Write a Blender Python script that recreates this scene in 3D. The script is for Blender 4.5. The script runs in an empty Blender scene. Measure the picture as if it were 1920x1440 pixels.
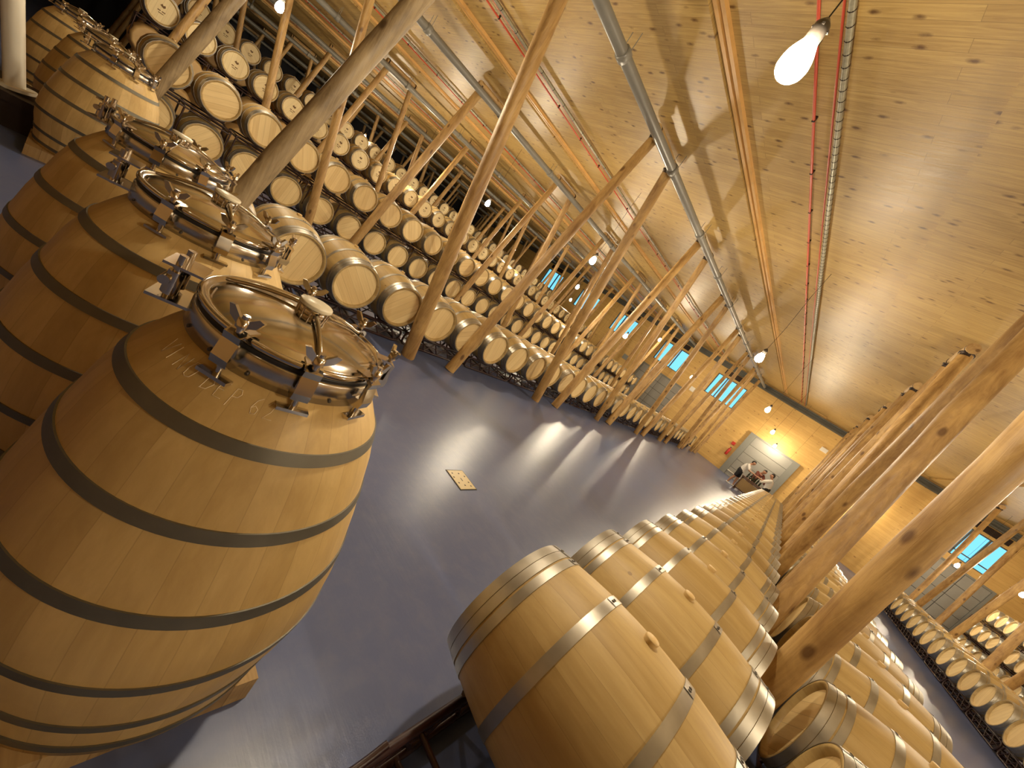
import bpy, math, random
from mathutils import Vector, Matrix
S = bpy.context.scene
COL = S.collection
PI = math.pi
random.seed(7)

# ------------------------------------------------------------------ camera, world, exposure
W, H, F = 1920, 1440, 736.064
CAM = Vector((0, 0, 1.6))
# world axes X (across), Y (down the hall), Z (up) written in camera coordinates (right, down, forward)
RX = Vector((0.60191263, 0.56919172, -0.56010889))
RY = Vector((0.5577469, 0.20231996, 0.80497517))
RZ = Vector((0.57150641, -0.79692372, -0.19568598))
cam_d = bpy.data.cameras.new('camera')
cam_d.sensor_width = 36.0
cam_d.lens = F / W * 36.0
cam_d.clip_start = 0.02
cam_d.clip_end = 200
cam = bpy.data.objects.new('camera', cam_d)
COL.objects.link(cam)
cam.matrix_world = Matrix(((RX.x, -RX.y, -RX.z, CAM.x),
                           (RY.x, -RY.y, -RY.z, CAM.y),
                           (RZ.x, -RZ.y, -RZ.z, CAM.z),
                           (0, 0, 0, 1)))
S.camera = cam

def proj(p):
    d = Vector(p) - CAM
    c = RX * d.x + RY * d.y + RZ * d.z
    if c.z < 0.05:
        return None
    return (W / 2 + F * c.x / c.z, H / 2 + F * c.y / c.z, c.z)

def seen(p, m=40):
    q = proj(p)
    return q is not None and -m < q[0] < W + m and -m < q[1] < H + m

world = bpy.data.worlds.new('world')
S.world = world
world.use_nodes = True
wn = world.node_tree.nodes
wn['Background'].inputs[0].default_value = (0.24, 0.72, 1.0, 1)
wn['Background'].inputs[1].default_value = 0.95
S.view_settings.view_transform = 'Standard'
S.view_settings.look = 'None'
S.view_settings.gamma = 1
S.view_settings.use_curve_mapping = False
S.view_settings.exposure = 0.585
BULB = 500.0        # strength of every lamp's bulb
S.cycles.max_bounces = 7
S.cycles.diffuse_bounces = 4
S.cycles.glossy_bounces = 3
S.cycles.sample_clamp_indirect = 6

# ------------------------------------------------------------------ materials
def mat(name):
    m = bpy.data.materials.new(name)
    m.use_nodes = True
    return m, m.node_tree, m.node_tree.nodes['Principled BSDF']

class NT:
    """small helper for writing node trees"""
    def __init__(s, t): s.t = t
    def n(s, k, **kw):
        o = s.t.nodes.new(k)
        for a, b in kw.items(): setattr(o, a, b)
        return o
    def l(s, a, b): s.t.links.new(a, b)
    def put(s, sock, v):
        if hasattr(v, 'links'): s.l(v, sock)
        else: sock.default_value = v
    def math(s, op, a, b=0.0, c=None):
        o = s.n('ShaderNodeMath', operation=op)
        s.put(o.inputs[0], a); s.put(o.inputs[1], b)
        if c is not None: s.put(o.inputs[2], c)
        return o.outputs[0]
    def mix(s, f, a, b, mode='MIX'):
        o = s.n('ShaderNodeMix', data_type='RGBA', blend_type=mode)
        s.put(o.inputs['Factor'], f)
        s.put(o.inputs[6], a); s.put(o.inputs[7], b)
        return o.outputs[2]
    def ramp(s, f, stops):
        o = s.n('ShaderNodeValToRGB')
        e = o.color_ramp.elements
        while len(e) < len(stops): e.new(0.5)
        for i, (p, c) in enumerate(stops):
            e[i].position = p
            e[i].color = (c, c, c, 1) if isinstance(c, (int, float)) else (*c, 1)
        s.l(f, o.inputs[0])
        return o.outputs[0]
    def noise(s, v, scale, det=3.0, rough=.5, dist=0.0):
        o = s.n('ShaderNodeTexNoise')
        o.inputs['Scale'].default_value = scale
        o.inputs['Detail'].default_value = det
        o.inputs['Roughness'].default_value = rough
        o.inputs['Distortion'].default_value = dist
        s.l(v, o.inputs['Vector'])
        return o.outputs['Fac']
    def con(s, f, k):
        o = s.n('ShaderNodeMath', operation='MULTIPLY_ADD', use_clamp=True)
        s.l(f, o.inputs[0]); o.inputs[1].default_value = k; o.inputs[2].default_value = .5 - .5 * k
        return o.outputs[0]
    def xyz(s, v):
        o = s.n('ShaderNodeSeparateXYZ'); s.l(v, o.inputs[0]); return o.outputs
    def comb(s, a, b, c):
        o = s.n('ShaderNodeCombineXYZ')
        for i, v in enumerate((a, b, c)): s.put(o.inputs[i], v)
        return o.outputs[0]
    def scale(s, v, k):
        o = s.n('ShaderNodeVectorMath', operation='MULTIPLY')
        s.l(v, o.inputs[0]); o.inputs[1].default_value = k
        return o.outputs[0]
    def bump(s, h, strength, dist, bsdf):
        o = s.n('ShaderNodeBump')
        o.inputs['Strength'].default_value = strength
        o.inputs['Distance'].default_value = dist
        s.l(h, o.inputs['Height'])
        s.l(o.outputs[0], bsdf.inputs['Normal'])

def plain(name, col, rough=.5, metal=0.0, spec=None, vary=0.0, vs=8.0):
    m, t, b = mat(name)
    g = NT(t)
    b.inputs['Base Color'].default_value = (*col, 1)
    b.inputs['Roughness'].default_value = rough
    b.inputs['Metallic'].default_value = metal
    co = g.n('ShaderNodeTexCoord').outputs['Object']
    f = g.noise(co, vs, 4)
    k = max(vary, .06)
    c = g.mix(f, tuple(x * (1 - k) for x in col) + (1,), tuple(min(1, x * (1 + k)) for x in col) + (1,))
    g.l(c, b.inputs['Base Color'])
    g.l(g.math('MULTIPLY_ADD', f, .12, rough - .06), b.inputs['Roughness'])
    return m

def oak(name, axis, light, dark, staves=26, rough=.5):
    m, t, b = mat(name)
    g = NT(t)
    co = g.n('ShaderNodeTexCoord').outputs['Object']
    rnd = g.n('ShaderNodeObjectInfo').outputs['Random']
    x, y, z = g.xyz(co)[:3] if False else (g.xyz(co)[0], g.xyz(co)[1], g.xyz(co)[2])
    if axis == 'X': al, u, v = x, y, z
    else: al, u, v = z, x, y
    th = g.math('ARCTAN2', u, v)
    s = g.math('MULTIPLY_ADD', th, staves / (2 * PI), 40.37)
    idx = g.math('FLOOR', s)
    fr = g.math('FRACT', s)
    wn_ = g.n('ShaderNodeTexWhiteNoise', noise_dimensions='2D')
    g.l(g.comb(idx, rnd, 0.0), wn_.inputs['Vector'])
    tone = wn_.outputs['Value']
    # grain runs along the stave, different for each one
    gv = g.comb(g.math('MULTIPLY_ADD', al, 1.3, g.math('MULTIPLY', tone, 9.0)), g.math('MULTIPLY', u, 16.0), g.math('MULTIPLY', v, 16.0))
    n1 = g.con(g.noise(gv, 1.6, 6, .65, .4), 1.9)
    n2 = g.noise(co, 2.2, 3)
    f = g.math('ADD', g.math('MULTIPLY', n1, .55), g.math('MULTIPLY', tone, .45))
    f = g.math('ADD', f, g.math('MULTIPLY_ADD', rnd, .3, -.2))
    c = g.ramp(f, [(.15, dark), (.85, light)])
    n3 = g.noise(g.comb(g.math('MULTIPLY', al, 3.0), g.math('MULTIPLY', u, 9.0), g.math('MULTIPLY', v, 9.0)), 1.0, 5, .65, .8)
    c = g.mix(g.ramp(n3, [(.42, 0.0), (.75, .42)]), c, tuple(q * .78 for q in dark) + (1,))
    seam = g.math('GREATER_THAN', g.math('ABSOLUTE', g.math('SUBTRACT', fr, .5)), .487)
    c = g.mix(g.math('MULTIPLY', seam, .24), c, (dark[0] * .35, dark[1] * .3, dark[2] * .25, 1))
    vo = g.n('ShaderNodeTexVoronoi'); vo.inputs['Scale'].default_value = 3.1
    g.l(g.comb(g.math('MULTIPLY_ADD', al, .8, g.math('MULTIPLY', rnd, 31.0)), u, v), vo.inputs['Vector'])
    knot = g.math('LESS_THAN', vo.outputs['Distance'], .035)
    c = g.mix(g.math('MULTIPLY', knot, .6), c, (dark[0] * .4, dark[1] * .3, dark[2] * .2, 1))
    g.l(c, b.inputs['Base Color'])
    g.l(g.math('MULTIPLY_ADD', n1, .2, rough - .1), b.inputs['Roughness'])
    g.bump(g.math('SUBTRACT', g.math('MULTIPLY', n1, .4), seam), .25, .002, b)
    return m

def oak_head(name, light, dark, marks=False):
    m, t, b = mat(name)
    g = NT(t)
    co = g.n('ShaderNodeTexCoord').outputs['Object']
    rnd = g.n('ShaderNodeObjectInfo').outputs['Random']
    X = g.xyz(co)
    y, z = X[1], X[2]
    # boards stand a little aslant, each head turned its own way
    a = g.math('MULTIPLY_ADD', rnd, 2.4, -1.2)
    y2 = g.math('ADD', g.math('MULTIPLY', y, g.math('COSINE', a)), g.math('MULTIPLY', z, g.math('SINE', a)))
    z2 = g.math('SUBTRACT', g.math('MULTIPLY', z, g.math('COSINE', a)), g.math('MULTIPLY', y, g.math('SINE', a)))
    s = g.math('MULTIPLY_ADD', y2, 11.5, 20.3)
    idx = g.math('FLOOR', s)
    fr = g.math('FRACT', s)
    wn_ = g.n('ShaderNodeTexWhiteNoise', noise_dimensions='2D')
    g.l(g.comb(idx, rnd, 0.0), wn_.inputs['Vector'])
    n1 = g.noise(g.comb(g.math('MULTIPLY', y2, 26.0), g.math('MULTIPLY', z2, 1.6), g.math('MULTIPLY', rnd, 9.0)), 1.5, 5, .6, .3)
    n1 = g.con(n1, 1.8)
    f = g.math('ADD', g.math('MULTIPLY', n1, .5), g.math('MULTIPLY', wn_.outputs['Value'], .5))
    c = g.ramp(f, [(.15, dark), (.8, light)])
    seam = g.math('GREATER_THAN', g.math('ABSOLUTE', g.math('SUBTRACT', fr, .5)), .48)
    c = g.mix(g.math('MULTIPLY', seam, .4), c, (dark[0] * .4, dark[1] * .35, dark[2] * .3, 1))
    g.l(c, b.inputs['Base Color'])
    b.inputs['Roughness'].default_value = .55
    g.bump(g.math('SUBTRACT', g.math('MULTIPLY', n1, .4), seam), .2, .002, b)
    return m

def pine(name, u, v, light, dark, row=.12, lenb=2.4, knots=True, rough=.42, pan=None, dense=False):
    """boards laid along coordinate u, stacked along coordinate v"""
    m, t, b = mat(name)
    g = NT(t)
    co = g.n('ShaderNodeTexCoord').outputs['Object']
    X = g.xyz(co)
    U, V = X['XYZ'.index(u)], X['XYZ'.index(v)]
    br = g.n('ShaderNodeTexBrick')
    br.offset = .37; br.offset_frequency = 2; br.squash = 1
    br.inputs['Scale'].default_value = 1
    br.inputs['Mortar Size'].default_value = .0022
    br.inputs['Mortar Smooth'].default_value = .2
    br.inputs['Brick Width'].default_value = lenb
    br.inputs['Row Height'].default_value = row
    br.inputs['Color1'].default_value = (0, 0, 0, 1)
    br.inputs['Color2'].default_value = (1, 1, 1, 1)
    br.inputs['Mortar'].default_value = (.4, .4, .4, 1)
    g.l(g.comb(U, V, 0.0), br.inputs['Vector'])
    tone = g.xyz(br.outputs['Color'])[0]
    gv = g.comb(g.math('MULTIPLY_ADD', U, 1.0, g.math('MULTIPLY', tone, 23.0)), g.math('MULTIPLY', V, 17.0), 0.0)
    n1 = g.con(g.noise(gv, 2.3, 7, .68, .8), 1.8)
    n0 = g.noise(co, .5, 2)
    tw = .16 if dense else .28
    f = g.math('ADD', g.math('MULTIPLY', n1, .78 if dense else .62), g.math('MULTIPLY', tone, tw))
    f = g.math('ADD', f, g.math('MULTIPLY_ADD', n0, .25, -.12))
    c = g.ramp(f, [(.15, dark), (.78, light)])
    if knots:
        vo = g.n('ShaderNodeTexVoronoi'); vo.inputs['Scale'].default_value = 1.0
        kx, ky = (3.6, 7.6) if dense else (2.3, 5.2)
        g.l(g.comb(g.math('MULTIPLY', U, kx), g.math('MULTIPLY', V, ky), 0.0), vo.inputs['Vector'])
        d = g.math('ADD', vo.outputs['Distance'], g.math('MULTIPLY', g.noise(co, 22.0, 3), .16))
        k = g.ramp(d, [(.15, .95), (.30, 0.0)] if dense else [(.13, .9), (.23, 0.0)])
        wh = g.math('GREATER_THAN', g.xyz(vo.outputs['Color'])[0], .12 if dense else .45)
        c = g.mix(g.math('MULTIPLY', k, wh), c, (dark[0] * .35, dark[1] * .25, dark[2] * .18, 1))
    c = g.mix(g.math('MULTIPLY', br.outputs['Fac'], .5), c, (dark[0] * .4, dark[1] * .35, dark[2] * .3, 1))
    if pan:
        q = g.math('FRACT', g.math('MULTIPLY_ADD', U if pan > 0 else V, 1 / abs(pan), 50.27))
        sm = g.math('GREATER_THAN', g.math('ABSOLUTE', g.math('SUBTRACT', q, .5)), .5 - .006 / abs(pan))
        c = g.mix(g.math('MULTIPLY', sm, .7), c, (dark[0] * .3, dark[1] * .25, dark[2] * .2, 1))
    g.l(c, b.inputs['Base Color'])
    g.l(g.math('MULTIPLY_ADD', n1, .25, rough - .1), b.inputs['Roughness'])
    g.bump(g.math('SUBTRACT', g.math('MULTIPLY', n1, .5), br.outputs['Fac']), .35, .004, b)
    return m

def log_mat(name, light, dark, axis='Z'):
    m, t, b = mat(name)
    g = NT(t)
    co = g.n('ShaderNodeTexCoord').outputs['Object']
    rnd = g.n('ShaderNodeObjectInfo').outputs['Random']
    k = {'Z': (15, 15, .9), 'Y': (15, .9, 15)}[axis]
    off = g.n('ShaderNodeVectorMath', operation='ADD')
    g.l(g.scale(co, k), off.inputs[0]); g.l(g.comb(g.math('MULTIPLY', rnd, 20.0), 0.0, g.math('MULTIPLY', rnd, 13.0)), off.inputs[1])
    n1 = g.con(g.noise(off.outputs[0], 1.6, 7, .66, .7), 2.0)
    n2 = g.noise(g.scale(off.outputs[0], (.16, .16, .16) if axis == 'Y' else (.14, .14, 1.6)), 1.5, 5, .6, .8)
    n2 = g.con(n2, 1.9)
    f = g.math('ADD', g.math('MULTIPLY', n1, .5), g.math('MULTIPLY', n2, .55))
    c = g.ramp(f, [(.22, dark), (.74, light)])
    vo = g.n('ShaderNodeTexVoronoi'); vo.inputs['Scale'].default_value = 1.0
    off2 = g.n('ShaderNodeVectorMath', operation='ADD')
    k2 = {'Z': (5, 5, 2.6), 'Y': (5, 2.6, 5)}[axis]
    g.l(g.scale(co, k2), off2.inputs[0]); g.l(g.comb(0.0, g.math('MULTIPLY', rnd, 17.0), g.math('MULTIPLY', rnd, 23.0)), off2.inputs[1])
    g.l(off2.outputs[0], vo.inputs['Vector'])
    kn = g.ramp(vo.outputs['Distance'], [(.09, .8), (.17, 0.0)])
    c = g.mix(kn, c, (dark[0] * .35, dark[1] * .25, dark[2] * .2, 1))
    g.l(c, b.inputs['Base Color'])
    g.l(g.math('MULTIPLY_ADD', n1, .25, .35), b.inputs['Roughness'])
    g.bump(g.math('ADD', n1, g.math('MULTIPLY', kn, .5)), .4, .006, b)
    return m

M = {}
M['oak'] = oak('oak_staves', 'X', (.56, .41, .18), (.40, .27, .10))
M['oak_vat'] = oak('oak_vat_staves', 'Z', (.68, .49, .21), (.50, .335, .125), 30)
M['head'] = oak_head('oak_head', (.88, .69, .36), (.72, .52, .24))
M['head_pale'] = oak_head('oak_head_pale', (.86, .72, .42), (.74, .58, .31))
M['far_oak'] = plain('far_oak', (.52, .34, .14), .5, vary=.15)
M['bung'] = plain('bung_wood', (.60, .42, .18), .5)
M['hoop'] = plain('galvanised_hoop', (.47, .45, .40), .38, .85, vary=.25, vs=14)
M['vat_hoop'] = plain('dull_vat_hoop', (.165, .155, .125), .48, .6, vary=.3, vs=9)
M['rivet'] = plain('rivet', (.10, .09, .08), .4, .8)
M['rack'] = plain('oxide_red_paint', (.030, .010, .009), .38)
M['steel'] = plain('brushed_stainless', (.62, .58, .52), .24, 1.0, vary=.08, vs=30)
M['mirror'] = plain('polished_stainless', (.66, .61, .54), .12, 1.0)
M['rubber'] = plain('black_gasket', (.015, .013, .012), .5)
M['cream'] = plain('cream_plastic', (.62, .56, .42), .35)
M['log'] = log_mat('peeled_pine_log', (.52, .33, .12), (.24, .125, .04))
M['log_grey'] = log_mat('weathered_pine_log', (.40, .30, .165), (.15, .10, .05))
M['log_h'] = log_mat('peeled_pine_bolster', (.58, .40, .18), (.38, .22, .08), 'Y')
M['cap'] = plain('dark_steel_cap', (.035, .022, .016), .45, .6)
M['ceil'] = pine('pine_ceiling', 'X', 'Y', (.56, .385, .135), (.32, .19, .055), .125, 2.6, rough=.44, dense=True)
M['wallw'] = pine('pine_wall', 'X', 'Z', (.70, .46, .15), (.54, .32, .09), .14, 2.8, rough=.5, pan=2.1)
M['wallside'] = pine('pine_side_wall', 'Y', 'Z', (.60, .37, .13), (.44, .25, .08), .14, 2.8, rough=.5)
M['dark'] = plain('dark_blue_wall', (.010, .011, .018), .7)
M['batten'] = plain('pine_batten', (.62, .36, .12), .45, vary=.2)
M['pipe'] = plain('grey_plastic_pipe', (.22, .215, .19), .32, vary=.12)
M['red'] = plain('red_cable', (.55, .07, .03), .4)
M['conduit'] = plain('grey_conduit', (.30, .28, .20), .4, .3, vary=.4, vs=30)
M['white'] = plain('white_paint', (.70, .66, .56), .4)
M['beam'] = plain('grey_steel_beam', (.10, .10, .085), .5, .3)
M['doorgrey'] = plain('grey_door_panel', (.27, .26, .23), .45)
M['doorframe'] = plain('grey_door_frame', (.20, .20, .175), .5)
M['seam'] = plain('dark_door_seam', (.06, .055, .045), .6)
M['pallet'] = pine('pallet_wood', 'X', 'Y', (.50, .34, .15), (.33, .20, .08), .1, 1.2, rough=.6)
M['plate'] = plain('cream_floor_plate', (.62, .52, .30), .4)
M['socket'] = plain('dark_socket', (.05, .042, .035), .35)
M['cord'] = plain('black_cord', (.02, .017, .014), .5)
M['chalk'] = plain('chalk', (.86, .74, .52), .9)
M['skin'] = plain('skin', (.42, .22, .13), .5)
M['hair'] = plain('dark_hair', (.012, .009, .007), .5)
M['shirt'] = plain('white_cotton', (.72, .70, .66), .8)
M['shorts'] = plain('black_cotton', (.012, .011, .014), .8)
M['plaid'] = plain('brown_red_cloth', (.16, .045, .03), .8, vary=.5, vs=30)
M['tablewood'] = plain('brown_table_wood', (.10, .045, .022), .5)
M['tablepanel'] = plain('tan_panel', (.34, .22, .08), .5)
M['bottle'] = plain('dark_green_glass', (.012, .02, .01), .12)
M['extred'] = plain('extinguisher_red', (.5, .03, .02), .3)
M['inkmark'] = plain('branded_mark', (.16, .085, .03), .7)

def floor_mat():
    m, t, b = mat('blue_grey_resin_floor')
    g = NT(t)
    co = g.n('ShaderNodeTexCoord').outputs['Object']
    n0 = g.noise(co, .9, 4, .6, .6)
    n1 = g.noise(co, 9.0, 5, .65)
    c = g.mix(n0, (.072, .108, .25, 1), (.125, .15, .275, 1))
    c = g.mix(g.ramp(n1, [(.45, 0.0), (.8, .4)]), c, (.18, .20, .31, 1))
    g.l(c, b.inputs['Base Color'])
    st = g.noise(g.scale(co, (3.0, 34.0, 1.0)), 1.0, 4, .6)
    g.l(g.math('ADD', g.math('MULTIPLY_ADD', n1, .10, .22), g.math('MULTIPLY', n0, .10)), b.inputs['Roughness'])
    g.bump(g.math('ADD', g.math('MULTIPLY', st, .8), n1), .2, .004, b)
    b.inputs['Specular IOR Level'].default_value = .6
    return m
M['floor'] = floor_mat()

def glow_mat(name, col, k):
    m = bpy.data.materials.new(name); m.use_nodes = True
    t = m.node_tree; t.nodes.clear()
    e = t.nodes.new('ShaderNodeEmission'); o = t.nodes.new('ShaderNodeOutputMaterial')
    e.inputs[0].default_value = (*col, 1); e.inputs[1].default_value = k
    t.links.new(e.outputs[0], o.inputs[0])
    return m
M['bulb'] = glow_mat('warm_bulb', (1.0, .84, .60), BULB)

def glass_mat():
    m = bpy.data.materials.new('window_glass'); m.use_nodes = True
    t = m.node_tree; t.nodes.clear()
    g = NT(t)
    tr = g.n('ShaderNodeBsdfTransparent'); gl = g.n('ShaderNodeBsdfGlossy'); mx = g.n('ShaderNodeMixShader'); o = g.n('ShaderNodeOutputMaterial')
    tr.inputs[0].default_value = (.92, .97, 1, 1)
    gl.inputs['Roughness'].default_value = .03
    fr = g.n('ShaderNodeFresnel'); fr.inputs[0].default_value = 1.45
    g.l(fr.outputs[0], mx.inputs[0]); g.l(tr.outputs[0], mx.inputs[1]); g.l(gl.outputs[0], mx.inputs[2]); g.l(mx.outputs[0], o.inputs[0])
    return m
M['glass'] = glass_mat()

# ------------------------------------------------------------------ mesh helpers
class MB:
    def __init__(s): s.v = []; s.f = []; s.m = []; s.sm = []
    def add(s, v, f, mi=0, smooth=True):
        o = len(s.v); s.v += [tuple(p) for p in v]
        for q in f:
            s.f.append(tuple(i + o for i in q)); s.m.append(mi); s.sm.append(smooth)
    def box(s, a, b, mi=0, mt=None):
        x0, y0, z0 = a; x1, y1, z1 = b
        v = [(x0, y0, z0), (x1, y0, z0), (x1, y1, z0), (x0, y1, z0), (x0, y0, z1), (x1, y0, z1), (x1, y1, z1), (x0, y1, z1)]
        if mt: v = [mt @ Vector(p) for p in v]
        s.add(v, [(0, 3, 2, 1), (4, 5, 6, 7), (0, 1, 5, 4), (1, 2, 6, 5), (2, 3, 7, 6), (3, 0, 4, 7)], mi, False)
    def lathe(s, prof, n=32, axis='Z', c=(0, 0, 0), mi=0, closed=False, smooth=True, caps=False, mt=None):
        v = []
        for a, r in prof:
            for k in range(n):
                t = 2 * PI * k / n
                p, q = r * math.cos(t), r * math.sin(t)
                w = {'Z': (p, q, a), 'X': (a, p, q), 'Y': (q, a, p)}[axis]
                w = Vector((w[0] + c[0], w[1] + c[1], w[2] + c[2]))
                v.append(mt @ w if mt else w)
        f = []
        L = len(prof)
        for i in range(L if closed else L - 1):
            j = (i + 1) % L
            for k in range(n):
                l = (k + 1) % n
                f.append((i * n + k, i * n + l, j * n + l, j * n + k))
        s.add(v, f, mi, smooth)
        if caps:
            s.add(v[:n], [tuple(range(n))[::-1]], mi, False)
            s.add(v[-n:], [tuple(range(n))], mi, False)
    def tube(s, pts, r, n=8, mi=0, loop=False, caps=True):
        P = [Vector(p) for p in pts]
        R = r if isinstance(r, (list, tuple)) else [r] * len(P)
        L = len(P); v = []
        up0 = None
        for i, p in enumerate(P):
            if loop: d = P[(i + 1) % L] - P[i - 1]
            else: d = P[min(i + 1, L - 1)] - P[max(i - 1, 0)]
            d.normalize()
            if up0 is None:
                up0 = Vector((0, 0, 1)) if abs(d.z) < .9 else Vector((1, 0, 0))
            a = d.cross(up0)
            if a.length < 1e-4: a = d.cross(Vector((0, 1, 0)))
            a.normalize(); b_ = a.cross(d); up0 = b_
            for k in range(n):
                t = 2 * PI * k / n
                v.append(p + (a * math.cos(t) + b_ * math.sin(t)) * R[i])
        f = []
        for i in range(L if loop else L - 1):
            j = (i + 1) % L
            for k in range(n):
                l = (k + 1) % n
                f.append((i * n + k, j * n + k, j * n + l, i * n + l))
        s.add(v, f, mi)
        if caps and not loop:
            s.add(v[:n], [tuple(range(n))], mi, False)
            s.add(v[-n:], [tuple(range(n))[::-1]], mi, False)
    def mesh(s, name, mats):
        me = bpy.data.meshes.new(name)
        me.from_pydata(s.v, [], s.f)
        for m in mats: me.materials.append(m)
        me.polygons.foreach_set('material_index', s.m)
        me.polygons.foreach_set('use_smooth', s.sm)
        me.update()
        return me
    def obj(s, name, mats, parent=None, loc=(0, 0, 0)):
        if not isinstance(mats, (list, tuple)): mats = [mats]
        o = bpy.data.objects.new(name, s.mesh(name, mats))
        COL.objects.link(o); o.location = loc
        if parent: o.parent = parent
        return o

def link(name, me, parent=None, loc=(0, 0, 0)):
    o = bpy.data.objects.new(name, me); COL.objects.link(o); o.location = loc
    if parent: o.parent = parent
    return o
def tag(o, label, cat, group=None, kind=None):
    if label: o['label'] = label
    if cat: o['category'] = cat
    if group: o['group'] = group
    if kind: o['kind'] = kind
    return o
def empty(name, loc, rz=0):
    o = bpy.data.objects.new(name, None); COL.objects.link(o)
    o.location = loc; o.rotation_euler = (0, 0, rz); o.empty_display_size = .1
    return o
def struct(o, label, cat=None):
    o['kind'] = 'structure'; o['label'] = label; o['category'] = cat or 'building'
    return o
TENS = ['', '', 'twenty', 'thirty', 'forty']
ORD = ['zeroth', 'first', 'second', 'third', 'fourth', 'fifth', 'sixth', 'seventh', 'eighth', 'ninth', 'tenth', 'eleventh', 'twelfth',
       'thirteenth', 'fourteenth', 'fifteenth', 'sixteenth', 'seventeenth', 'eighteenth', 'nineteenth']
def nth(i):
    if i < 20: return ORD[i]
    t, u = divmod(i, 10)
    return ({2: 'twentieth', 3: 'thirtieth', 4: 'fortieth'}[t]) if u == 0 else TENS[t] + '-' + ORD[u]

# ------------------------------------------------------------------ the hall
YE = 27.4                     # end wall
X0, X1, Y0 = -34.0, 12.5, -7.0
def zc(y): return 4.60 + .042 * y      # underside of the ceiling rises gently down the hall

b = MB(); b.box((X0, Y0, -.12), (X1, YE, 0)); struct(b.obj('floor', M['floor']), 'glossy blue-grey resin floor', 'floor')
# the ceiling: board strips, every other one set slightly higher
LINES = [-32.35, -27.65, -22.95, -18.25, -13.55, -8.85, -4.15, .55, 5.25, 9.95]
b = MB()
edges = [X0]
for L in LINES: edges += [L - 1.15, L + 1.2]
edges = [e for e in edges if X0 <= e <= X1] + [X1]
for i in range(len(edges) - 1):
    lift = .0 if any(abs((edges[i] + edges[i + 1]) / 2 - L) < .6 for L in LINES) else .07
    xa, xb = edges[i], edges[i + 1]
    v = [(xa, Y0, zc(Y0) + lift), (xb, Y0, zc(Y0) + lift), (xb, YE, zc(YE) + lift), (xa, YE, zc(YE) + lift)]
    v += [(p[0], p[1], p[2] + .25) for p in v]
    b.add(v, [(0, 1, 2, 3), (7, 6, 5, 4), (0, 4, 5, 1), (1, 5, 6, 2), (2, 6, 7, 3), (3, 7, 4, 0)], 0, False)
struct(b.obj('ceiling', M['ceil']), 'pale pine plank ceiling with knots', 'ceiling')

# end wall with real window openings
WIN = [-23.1, -18.85, -14.85, -10.6, -6.5, 5.78, 10.0]
WW, WZ0, WZ1 = 1.95, 3.37, 4.85
b = MB()
xs = X0
for w in WIN:
    b.box((xs, YE, 0), (w, YE + .25, 6.2)); xs = w + WW
    b.box((w, YE, 0), (w + WW, YE + .25, WZ0)); b.box((w, YE, WZ1), (w + WW, YE + .25, 6.2))
b.box((xs, YE, 0), (X1, YE + .25, 6.2))
struct(b.obj('wall_end', M['wallw']), 'orange pine board end wall under the ceiling', 'wall')
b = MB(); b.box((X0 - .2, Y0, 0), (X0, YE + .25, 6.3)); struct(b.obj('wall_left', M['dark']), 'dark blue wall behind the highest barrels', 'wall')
b = MB(); b.box((X1, Y0, 0), (X1 + .2, YE + .25, 6.3)); struct(b.obj('wall_right', M['wallside']), 'pine side wall past the far aisle', 'wall')
b = MB(); b.box((X0 - .2, Y0 - .2, 0), (X1 + .2, Y0, 6.3)); struct(b.obj('wall_back', M['wallside']), 'pine wall behind the viewer', 'wall')
b = MB(); b.box((X0, YE - .16, 5.32), (X1, YE, 5.40)); b.box((X0, YE - .16, 5.58), (X1, YE, 5.66)); b.box((X0, YE - .05, 5.40), (X1, YE, 5.58))
struct(b.obj('trim_1', M['beam']), 'dark grey steel beam along the top of the end wall', 'beam')
for i, w in enumerate(WIN):
    root = empty('window_%d' % (i + 1), (w, YE, WZ0)); struct(root, ['white mullioned window high in the end wall, %s from the dark blue wall' % nth(i + 1)][0], 'window')
    h = WZ1 - WZ0
    b = MB(); t = .05
    b.box((0, .06, 0), (WW, .16, t)); b.box((0, .06, h - t), (WW, .16, h)); b.box((0, .06, t), (t, .16, h - t)); b.box((WW - t, .06, t), (WW, .16, h - t))
    for q in (.33, .66): b.box((WW * q - .03, .06, t), (WW * q + .03, .16, h - t))
    if i >= 5: b.box((t, .06, .27), (WW - t, .16, .32))
    b.obj('window_frame', M['beam'], root)
    b = MB(); b.box((t, .105, t), (WW - t, .112, h - t)); b.obj('window_pane', M['glass'], root)
    b = MB(); b.box((.3, -.10, h + .12), (WW - .25, -.0, h + .42))
    for q in range(5): b.box((.34, -.13, h + .15 + q * .055), (WW - .29, -.10, h + .165 + q * .055))
    b.obj('window_vent', M['cap'], root)

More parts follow.
